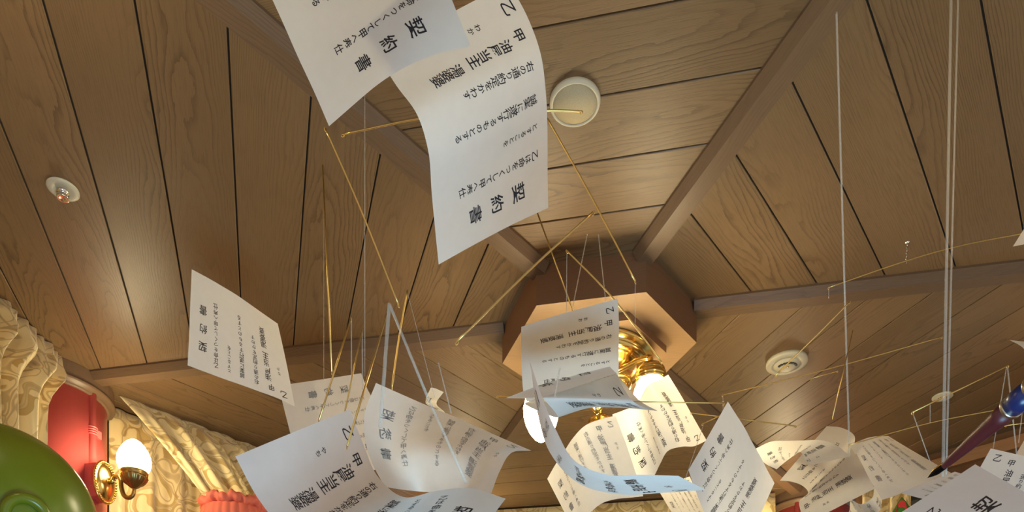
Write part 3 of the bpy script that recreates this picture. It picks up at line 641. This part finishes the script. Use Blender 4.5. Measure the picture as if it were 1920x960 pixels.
 's21': [[[1.229,1.758,1.063],[1.225,1.711,1.019],[1.219,1.67,0.97],[1.212,1.63,0.92]],[[1.271,1.76,1.06],[1.267,1.715,1.013],[1.263,1.673,0.964],[1.258,1.632,0.914]],[[1.313,1.759,1.06],[1.31,1.716,1.01],[1.306,1.675,0.96],[1.302,1.635,0.909]],[[1.355,1.759,1.06],[1.353,1.718,1.008],[1.349,1.679,0.956],[1.347,1.64,0.904]],[[1.397,1.761,1.057],[1.395,1.722,1.004],[1.393,1.683,0.952],[1.391,1.645,0.899]],[[1.44,1.763,1.054],[1.439,1.726,1.0],[1.436,1.689,0.947],[1.434,1.652,0.893]],[[1.484,1.766,1.05],[1.482,1.73,0.996],[1.48,1.694,0.942],[1.477,1.658,0.887]]],
 's22': [[[1.028,1.46,1.075],[1.045,1.406,1.046],[1.06,1.353,1.018],[1.074,1.299,0.989]],[[1.049,1.455,1.11],[1.067,1.4,1.081],[1.086,1.346,1.051],[1.106,1.292,1.022]],[[1.07,1.449,1.144],[1.091,1.396,1.114],[1.113,1.343,1.084],[1.137,1.291,1.055]],[[1.092,1.444,1.179],[1.115,1.393,1.148],[1.14,1.342,1.117],[1.169,1.292,1.088]],[[1.114,1.44,1.213],[1.141,1.39,1.182],[1.169,1.343,1.15],[1.199,1.294,1.119]],[[1.137,1.435,1.248],[1.167,1.389,1.216],[1.198,1.343,1.182],[1.23,1.297,1.15]],[[1.161,1.431,1.282],[1.196,1.386,1.249],[1.228,1.342,1.215],[1.262,1.298,1.181]]],
 's23': [[[-0.186,1.6,0.86],[-0.182,1.659,0.89],[-0.178,1.718,0.917],[-0.174,1.777,0.944]],[[-0.198,1.612,0.835],[-0.206,1.673,0.863],[-0.205,1.733,0.894],[-0.194,1.795,0.924]],[[-0.172,1.619,0.819],[-0.173,1.68,0.847],[-0.173,1.74,0.874],[-0.172,1.8,0.901]],[[-0.196,1.627,0.798],[-0.203,1.688,0.825],[-0.203,1.75,0.852],[-0.194,1.813,0.88]],[[-0.172,1.632,0.779],[-0.168,1.693,0.811],[-0.167,1.753,0.838],[-0.167,1.815,0.861]],[[-0.18,1.647,0.754],[-0.167,1.708,0.775],[-0.161,1.767,0.801],[-0.161,1.825,0.831]],[[-0.176,1.658,0.721],[-0.166,1.723,0.736],[-0.157,1.784,0.763],[-0.151,1.84,0.8]]],
 's24': [[[0.423,2.056,0.804],[0.459,2.066,0.751],[0.495,2.076,0.698],[0.531,2.087,0.644]],[[0.445,2.088,0.825],[0.481,2.099,0.771],[0.516,2.109,0.718],[0.552,2.12,0.665]],[[0.467,2.121,0.845],[0.502,2.131,0.792],[0.538,2.142,0.739],[0.574,2.153,0.685]],[[0.489,2.153,0.866],[0.524,2.164,0.812],[0.559,2.175,0.759],[0.595,2.186,0.706]],[[0.512,2.185,0.887],[0.546,2.196,0.833],[0.581,2.207,0.78],[0.617,2.218,0.728]],[[0.535,2.216,0.908],[0.568,2.228,0.854],[0.603,2.239,0.802],[0.639,2.25,0.75]],[[0.559,2.248,0.927],[0.589,2.26,0.876],[0.623,2.271,0.826],[0.66,2.281,0.776]]],
 's25': [[[1.064,2.092,0.833],[1.1,2.144,0.841],[1.136,2.197,0.849],[1.172,2.253,0.857]],[[1.058,2.09,0.8],[1.102,2.144,0.8],[1.138,2.2,0.808],[1.167,2.258,0.823]],[[1.034,2.109,0.787],[1.071,2.166,0.794],[1.105,2.221,0.803],[1.141,2.276,0.814]],[[1.011,2.124,0.804],[1.043,2.18,0.819],[1.077,2.237,0.826],[1.115,2.295,0.825]],[[1.007,2.129,0.771],[1.038,2.186,0.781],[1.071,2.242,0.787],[1.108,2.296,0.79]],[[0.983,2.142,0.752],[1.017,2.2,0.75],[1.052,2.254,0.753],[1.09,2.307,0.762]],[[0.954,2.16,0.738],[0.986,2.218,0.729],[1.024,2.274,0.729],[1.066,2.325,0.738]]],
 's8': [[[0.172,1.18,0.658],[0.131,1.18,0.645],[0.09,1.18,0.631],[0.049,1.18,0.618]],[[0.165,1.215,0.689],[0.105,1.215,0.674],[0.045,1.215,0.657],[-0.013,1.215,0.635]],[[0.2,1.31,0.719],[0.145,1.31,0.707],[0.091,1.31,0.695],[0.037,1.31,0.683]],[[0.238,1.33,0.69],[0.166,1.33,0.687],[0.094,1.33,0.685],[0.023,1.33,0.683]],[[0.254,1.25,0.631],[0.195,1.25,0.636],[0.135,1.25,0.636],[0.078,1.25,0.619]],[[0.202,1.19,0.616],[0.151,1.19,0.619],[0.1,1.19,0.621],[0.049,1.19,0.623]],[[0.181,1.25,0.694],[0.137,1.25,0.681],[0.093,1.25,0.669],[0.05,1.25,0.656]]],
}
# ------------------------------------------------------------------ hanging paper sheets with brush writing
PL, PS = .265, .195
COLS = [  # text, distance from the right page edge, first glyph down the page (0..1), pitch (m), glyph size (m)
    ('契約書', .134, .26, .0370, .0225),
    ('乙は命をつくして甲へ奉仕', .262, .115, .0112, .0128),
    ('とすることを', .385, .11, .0100, .0112),
    ('誠実に遂行するものとする', .505, .11, .0115, .0128),
    ('右の通り約定をかわす', .640, .10, .0112, .0128),
    ('油屋当主', .760, .215, .0165, .0178),
    ('湯婆婆', .755, .600, .0155, .0170),
    ('甲', .785, .105, .02, .0178),
    ('乙', .905, .085, .02, .0190),
]
NAMES = ['わか', 'おお', 'かわ', 'やち', 'ちか', 'ーお']
_gl = {}
def glyph(ch):
    if ch not in _gl:
        c = bpy.data.curves.new('g', 'FONT'); c.body = ch; c.size = 1; c.resolution_u = 2; c.offset = .012
        o = bpy.data.objects.new('g', c); COL.objects.link(o)
        me = bpy.data.meshes.new_from_object(o)
        bm = bmesh.new(); bm.from_mesh(me)
        bmesh.ops.triangulate(bm, faces=bm.faces[:])
        long_ = [e for e in bm.edges if e.calc_length() > .3]
        if long_:
            bmesh.ops.subdivide_edges(bm, edges=long_, cuts=1); bmesh.ops.triangulate(bm, faces=bm.faces[:])
        bm.verts.index_update()
        _gl[ch] = ([(v.co.x, v.co.y) for v in bm.verts], [tuple(v.index for v in f.verts) for f in bm.faces])
        bm.free(); bpy.data.meshes.remove(me); bpy.data.objects.remove(o); bpy.data.curves.remove(c)
    return _gl[ch]
def cr(G, t):
    """Catmull-Rom along axis 0 of G at t in 0..1 (array)"""
    G = np.asarray(G); n = len(G); X = np.concatenate([(2 * G[0] - G[1])[None], G, (2 * G[-1] - G[-2])[None]])
    t = np.asarray(t) * (n - 1); i = np.clip(np.floor(t).astype(int), 0, n - 2); f = (t - i)[:, None]
    p0, p1, p2, p3 = X[i], X[i + 1], X[i + 2], X[i + 3]
    return .5 * (2 * p1 + (p2 - p0) * f + (2 * p0 - 5 * p1 + 4 * p2 - p3) * f * f + (3 * p1 - p0 - 3 * p2 + p3) * f ** 3)
class Surf:
    def __init__(s, grid, bend=None):
        G = np.array(grid, float); G[..., 2] += EYE
        # dense grid
        nu, nv = 48, 36
        tu, tv = np.linspace(0, 1, nu + 1), np.linspace(0, 1, nv + 1)
        A = cr(G.reshape(len(G), -1), tu).reshape(nu + 1, G.shape[1], 3)
        s.D = np.stack([cr(A[i], tv) for i in range(nu + 1)])
        s.nu, s.nv = nu, nv
        if bend is not None: s.D = bend(s)
    def ev(s, p, q):
        x, y = np.clip(p, 0, 1) * s.nu, np.clip(q, 0, 1) * s.nv
        i, j = np.clip(x.astype(int), 0, s.nu - 1), np.clip(y.astype(int), 0, s.nv - 1)
        a, b = (x - i)[:, None], (y - j)[:, None]; D = s.D
        return D[i, j] * (1 - a) * (1 - b) + D[i + 1, j] * a * (1 - b) + D[i, j + 1] * (1 - a) * b + D[i + 1, j + 1] * a * b
    def normals(s):
        du = np.gradient(s.D, axis=0); dv = np.gradient(s.D, axis=1)
        n = np.cross(du, dv); return n / np.linalg.norm(n, axis=2, keepdims=True)
def sheet(key, label, name_text='おお', seed=0, write=True, bend=None):
    S = Surf(SHEETS[key], bend); nu, nv = S.nu, S.nv; R = random.Random(seed)
    V = S.D.reshape(-1, 3); idx = lambda i, j: i * (nv + 1) + j
    Fc = [(idx(i, j), idx(i, j + 1), idx(i + 1, j + 1), idx(i + 1, j)) for i in range(nu) for j in range(nv)]
    Fc = [f[::-1] for f in Fc]
    V = [tuple(v) for v in V]; UV = [(i / nu * PL, j / nv * PS) for i in range(nu + 1) for j in range(nv + 1)]
    MI = [0] * len(Fc)
    Nn = S.normals().reshape(-1, 3)
    if write:
        pq, tri = [], []
        jobs = list(COLS) + [(name_text, .885, .33, .0105, .0105)]
        for text, pc, q0, pitch, size in jobs:
            q = q0
            for ch in text:
                gv, gf = glyph(ch); n0 = len(pq)
                rot = R.uniform(-.05, .05); sz = size * R.uniform(.93, 1.06)
                kana = ord(ch) < 0x3100
                if kana: sz *= .86
                ox, oy = R.uniform(-.0006, .0006), R.uniform(-.0004, .0004)
                for gx, gy in gv:
                    x, y = gx - .5, gy - .38
                    y += .09 * x; y *= .96                       # brush strokes rise to the right
                    x, y = x * math.cos(rot) - y * math.sin(rot), x * math.sin(rot) + y * math.cos(rot)
                    pq.append((pc - (x * sz + ox) / PL, q - (y * sz + oy) / PS))
                tri += [tuple(a + n0 for a in f) for f in gf]
                q += pitch / PS
        pq = np.array(pq)
        pos = S.ev(pq[:, 0], pq[:, 1])
        Ng = Nn.reshape(nu + 1, nv + 1, 3)
        i = np.clip(np.rint(pq[:, 0] * nu).astype(int), 0, nu); j = np.clip(np.rint(pq[:, 1] * nv).astype(int), 0, nv)
        pos = pos + Ng[i, j] * .00016
        n0 = len(V); V += [tuple(v) for v in pos]; UV += [(p * PL, q_ * PS) for p, q_ in pq]
        Fc += [tuple(a + n0 for a in t)for t in tri]; MI += [1] * len(tri)
        # the ink soaks through: a fainter trace on the back of the paper
        pos = pos - Ng[i, j] * .00032
        n0 = len(V); V += [tuple(v) for v in pos]; UV += [(p * PL, q_ * PS) for p, q_ in pq]
        Fc += [tuple(a + n0 for a in t)[::-1] for t in tri]; MI += [2] * len(tri)
    o = mesh('paper_sheet', V, Fc, ['paper', 'ink', 'soaked'], None, False, uvs=UV, mats=MI)
    o.data.polygons.foreach_set('use_smooth', [k == 0 for k in MI])
    return tag(o, label, 'paper sheet', 'sheets of handwritten paper hanging from the mobile')
def fold_corner(s):
    """the upper right page corner of the top sheet bends towards the added cool fill"""
    D = s.D.copy(); n = s.normals()
    p, q = np.meshgrid(np.linspace(0, 1, s.nu + 1), np.linspace(0, 1, s.nv + 1), indexing='ij')
    d = np.clip((.42 - (p * 1.15 + (q - .02) * .62)) / .42, 0, 1)
    return D + n * (FOLD * d ** 2)[..., None]
FOLD = -.03
sheet('s1', 'white sheet with large writing at the top, cut by the upper edge of the photo', 'かわ', 1, bend=fold_corner)
sheet('s2', 'long white curved sheet covered in writing, hanging at the top centre', 'わか', 2)
sheet('s3', 'cream sheet hanging alone at left centre in front of the bare boards', 'ちか', 3)
sheet('s4', 'cream sheet seen from the back, half hidden below the lone left sheet', 'おお', 4)
sheet('s5', 'bluish white sheet rolling in a wave along the bottom left edge', 'やち', 5)
sheet('s6', 'grey translucent sheet seen from the back, spread behind the bluish wave sheet', 'おか', 6)
sheet('s7', 'upright cream sheet in front of the brass chandelier canopy', 'おお', 7)
sheet('s8', 'loosely rolled sheet lying across the foot of the upright sheet, before the left globe', 'わか', 8)
sheet('s9', 'thin sheet seen edge-on, sweeping in a J curve to a blue tip', 'おお', 9)
sheet('s10', 'warm backlit sheet seen from the back, bent over at the centre bottom', 'かち', 10)
sheet('s12', 'bright sheet glowing below the right chandelier globe, its lower edge wavy', 'ちか', 11)
sheet('s13', 'grey beige sheet with a pointed top standing right of the glowing sheet', 'おお', 12)
sheet('s14', 'brightly lit sheet arching over to a beige flap at lower right', 'わか', 13)
sheet('s15', 'large cream sheet with a soft crease under the arching sheet at lower right', 'おか', 14)
sheet('s16', 'grey sheet seen from the back with its tip under the pen nib', 'ちか', 15)
sheet('s17', 'cream sheet showing a narrow strip below the pen nib', 'おお', 16)
sheet('s18', 'pale blue sheet in the lower right corner, closest to the viewer', 'かお', 17)
sheet('s19', 'cream sheet with upright writing behind the pale blue corner sheet', 'ちか', 18)
sheet('s20', 'cream sheet at the right edge, overlapping the upright-written one', 'おお', 19)
sheet('s21', 'white curled sheet tip at the right edge, above the pen', 'おお', 20)
sheet('s22', 'grey sheet corner at the right edge, beside the long bent rod', 'おお', 21)
sheet('s23', 'small bright curled sheet peeping out above the grey translucent sheet', 'おお', 22)
sheet('s24', 'pale sheet under the blue tip of the J curved sheet', 'おお', 23)
sheet('s25', 'beige curled sheet end between the creased sheet and the grey sheet', 'おお', 24)

# ------------------------------------------------------------------ brass rods of the mobile
def rod(pts, r, label):
    P3 = [at(*p) for p in pts]
    if len(P3) > 2: P3 = crv(P3, 8)
    r *= .86
    V, Fc = tube(P3, r, 8)
    d0 = (P3[1] - P3[0]).normalized()
    x, y, _ = frame(d0)
    eyes = []
    for e in (P3[0], P3[-1]):                    # the small wire eye at either end
        ring = [e + Vector((0, 0, -1)) * (r * 1.2) + (d0 * math.cos(a) + Vector((0, 0, 1)) * math.sin(a)) * r * 1.7 for a in np.linspace(0, 2 * math.pi, 13)]
        eyes.append(tube(ring, r * .45, 6, False))
    o = mesh('mobile_rod', *merge((V, Fc), *eyes), 'rod', None, True)
    return tag(o, label, 'rod', 'brass rods of the mobile')
rod([(610, 241, 1.05), (680, 402, 1.10), (747, 571, 1.15)], .0016, 'brass rod slanting from below the top left sheet down to the right')
rod([(605, 310, 1.2), (622, 697, 1.2)], .0018, 'near vertical brass rod left of the long clear thread, above the hidden cream sheet')
rod([(643, 252, 1.25), (790, 222, 1.22), (930, 209, 1.2), (1030, 207, 1.2), (1090, 209, 1.2)], .0018, 'brass rod passing behind the long curved sheet to the ceiling speaker')
rod([(1022, 215, 1.25), (1105, 362, 1.27), (1191, 527, 1.3)], .0018, 'brass rod from the long curved sheet down to the upper side of the boss')
rod([(1063, 470, 1.3), (1150, 560, 1.32), (1240, 678, 1.35)], .0017, 'brass rod crossing the boss from above the upright sheet to the right globe')
rod([(1005, 392, 1.38), (1073, 580, 1.4)], .0016, 'dull brass rod dropping from the long curved sheet to the upright sheet')
rod([(1112, 398, .95), (1000, 500, .95), (857, 640, .95)], .0017, 'brass rod slanting down left across the left corner of the boss')
rod([(764, 545, 1.1), (748, 635, 1.1), (735, 725, 1.1)], .0017, 'brass rod ending at the top of the grey translucent sheet')
rod([(658, 598, .9), (598, 788, .9)], .0014, 'brass rod leftmost of the three slanting down to the bluish wave sheet')
rod([(680, 613, .92), (646, 775, .9)], .0012, 'brass rod in the middle of the three slanting down to the bluish wave sheet')
rod([(726, 588, .86), (651, 836, .8)], .0014, 'brass rod rightmost of the three, hooked onto the bluish wave sheet')
rod([(933, 743, 1.3), (1150, 752, 1.3), (1357, 756, 1.3)], .0012, 'thin brass rod running level behind the rolled sheet and over the glowing sheet')
rod([(1355, 741, 1.6), (1560, 690, 1.6), (1766, 632, 1.6)], .0014, 'long thin brass rod rising right under the smoke detector')
rod([(1317, 795, 1.5), (1357, 776, 1.5)], .0013, 'very short brass rod at the pointed top of the beige sheet')
rod([(1296, 774, 1.75), (1492, 799, 1.7)], .0016, 'thin brass rod behind the pointed top of the beige sheet')
rod([(1593, 566, 1.35), (1530, 630, 1.35), (1455, 703, 1.35)], .0014, 'bright brass rod crossing the face of the smoke detector')
rod([(1599, 620, 1.5), (1561, 783, 1.5)], .0013, 'steep brass rod right of the smoke detector, beside the clear cord')
rod([(1520, 710, 1.7), (1570, 696, 1.7)], .0013, 'short dim brass rod below right of the smoke detector')
rod([(1554, 539, 1.72), (1690, 492, 1.72), (1800, 461, 1.70), (1922, 437, 1.68)], .0016, 'long bent brass rod under the right beam, hung from the swivel')
rod([(1711, 773, 1.4), (1889, 686, 1.4)], .0018, 'bright brass rod rising right past the two thick clear cords, left of the pen')
rod([(1592, 834, 1.6), (1744, 793, 1.6), (1882, 766, 1.6)], .0014, 'thin brass rod from the grey sheet to the middle of the pen')
rod([(1886, 798, 1.7), (1990, 785, 1.7)], .0014, 'thin brass rod leaving the right edge below the pen collar')

# ------------------------------------------------------------------ clear cords and threads
def cord(a, b, r, label, m='cord'):
    V, Fc = tube([a, b], r, 8)
    o = mesh('suspension_line', V, Fc, m, None, True)
    return tag(o, label, 'cord', 'clear cords and threads of the mobile')
def hang(px, y1, d, r, label, dx=0):
    top = at(px + dx, YH - (CEIL - EYE) * F / d, d); cord(top, at(px, y1, d), r, label)
def span(a, b, r, label): cord(at(*a), at(*b), r, label)
cord(at(1567, -20, 1.25), at(1593, 857, 1.66), .0019, 'thick clear cord from the ceiling to the arching sheet flap')
cord(at(1785, -100, 1.18), at(1768, 893, 1.0), .0021, 'left of the two thick clear cords running down to the pen nib')
cord(at(1799, -100, 1.18), at(1774, 890, 1.02), .0014, 'right of the two thick clear cords running down to the pen nib')
hang(684, 706, 1.3, .0007, 'clear thread from the top left sheet down to the slanting rods')
hang(607, 712, 1.75, .0006, 'faint clear thread left of the near vertical rod, down to the hidden cream sheet')
span((659, 597, .9), (659, 705, .9), .0008, 'clear thread loop under the top of the leftmost slanting rod')
span((679, 612, .92), (680, 730, .92), .0008, 'clear thread loop under the top of the middle slanting rod')
span((730, 570, .80), (713, 800, .78), .0021, 'broad clear cord falling left across the corner of the grey translucent sheet')
span((731, 572, .80), (802, 745, .80), .0016, 'broad clear cord falling right from the same knot above the grey sheet')
span((802, 745, .80), (874, 905, .82), .0017, 'clear cord continuing over the grey translucent sheet to the bluish wave')
span((765, 552, 1.2), (815, 745, 1.2), .0005, 'hair-thin thread from the short rod to the small curled sheet')
span((822, 680, 1.1), (846, 775, 1.1), .0010, 'thin clear cord right of the small curled sheet')
span((1063, 470, 1.3), (1062, 592, 1.32), .0007, 'clear thread from the crossing rod to the upright sheet')
span((1191, 527, 1.3), (1191, 607, 1.33), .0006, 'clear thread joining two brass rods right of the upright sheet')
span((1101, 440, 1.5), (1074, 575, 1.5), .0012, 'faint clear cord left of the pair on the dark face of the boss')
span((1122, 440, 1.5), (1136, 568, 1.5), .0012, 'faint clear cord right of the pair on the dark face of the boss')
span((1050, 690, 1.1), (1040, 745, 1.1), .0012, 'short glinting clear cord on the rolled sheet')
span((1356, 741, 1.55), (1356, 778, 1.5), .0013, 'short clear link between two thin rods above the beige pointed sheet')
span((1319, 797, 1.5), (1285, 898, 1.6), .0009, 'clear thread falling left from the very short rod')
span((1711, 773, 1.4), (1744, 866, 1.42), .0010, 'clear thread from the bright rod down to the grey sheet')
span((1744, 758, 1.45), (1744, 793, 1.5), .0008, 'short clear link between the bright rod and the thin rod below')
span((1889, 686, 1.4), (1906, 850, 1.42), .0013, 'clear cord from the right end of the bright rod down past the pen')
span((1887, 690, 1.42), (1862, 842, 1.6), .0009, 'thin clear thread from the bright rod down to the upright-written sheet')
span((1917, 770, 1.6), (1910, 830, 1.6), .0010, 'clear thread at the right edge under the pen collar')
span((1554, 539, 1.72), (1554, 560, 1.72), .0006, 'short thread hanging at the left end of the long bent rod')

sw = onceil(1701, 454)
hk = empty('swivel_hook', sw, 'small chrome swivel and chain holding the long bent rod', 'hook')
part('eye_plate', lathe([(.006, .001), (.006, -.002), (.002, -.004), (.001, -.005)], (0, 0, 0), seg=16), 'chrome', hk)
bot = at(1699, 489, 1.72) - sw
for q in range(7):
    c = bot * (q / 6.5); x = Vector((1, 0, 0)) if q % 2 else Vector((0, 1, 0))
    part('chain_link', tube([c + x * (.0022 * math.cos(a)) + Vector((0, 0, .0052 * math.sin(a) - .004)) for a in np.linspace(0, 2 * math.pi, 13)], .0007, 6, False), 'chrome', hk)

# ------------------------------------------------------------------ dip pen
A, B = at(1771, 873, .98), at(1893, 767, .86); ax = (B - A); Lb = ax.length; ax.normalize()
pen = empty('dip_pen', A, 'dark red dip pen with a blue collar and dark nib, pointing down left', 'pen')
px = .92 / F
side = ax.cross(Vector((0, 1, 0))).normalized()
def along(prof, m, n): part(n, lathe(prof, (0, 0, 0), ax, 40), m, pen)
along([(.004, -.001), (6.5 * px, 0), (8.5 * px, .012), (12.5 * px, Lb * .45), (17 * px, Lb * .86), (18.5 * px, Lb)], 'maroon', 'barrel')
along([(18.5 * px, Lb), (20.5 * px, Lb + .0015), (20.5 * px, Lb + .004), (19 * px, Lb + .0055)], 'silver', 'lower_ring')
along([(19 * px, Lb + .005), (21.5 * px, Lb + .018), (20 * px, Lb + .036)], 'navy', 'collar')
along([(20 * px, Lb + .036), (21.8 * px, Lb + .0375), (21.8 * px, Lb + .040), (20 * px, Lb + .0415)], 'silver', 'upper_ring')
along([(20 * px, Lb + .041), (22 * px, Lb + .07), (21 * px, Lb + .13), (14 * px, Lb + .19), (4 * px, Lb + .205)], 'navy', 'cap')
T = at(1739, 896, 1.01) - A; tl = T.length; td = T.normalized()
ny = td.cross(Vector((0, 1, 0))).normalized(); nz = td.cross(ny)
def nib(sc, off, m, name, a0, a1):
    V, Fc = [], []; n, mseg = 14, 12
    for i in range(n + 1):
        t = i / n; w_ = sc * (7.2 * px) * (math.sin(math.pi * min(1, .42 + .25 * t)) if t < .45 else math.sin(math.pi * .5325) * (1 - ((t - .45) / .55) ** 1.35)) + .00015
        for k in range(mseg + 1):
            a = a0 + (a1 - a0) * k / mseg
            V.append(td * (tl * t) + ny * (w_ * math.cos(a)) + nz * (w_ * .75 * math.sin(a)) + off)
    for i in range(n):
        for k in range(mseg):
            a = i * (mseg + 1) + k; Fc.append((a, a + 1, a + mseg + 2, a + mseg + 1))
    o = part(name, (V, Fc), m, pen); md = o.modifiers.new('t', 'SOLIDIFY'); md.thickness = .0005
nib(1.0, Vector((0, 0, 0)), 'steel', 'nib', 0, 2 * math.pi)
nib(1.06, Vector((0, 0, 0)), 'gold', 'nib_edge', -.2 + math.pi * (0 if ny.z > 0 else 1) - .55, .9 + math.pi * (0 if ny.z > 0 else 1))
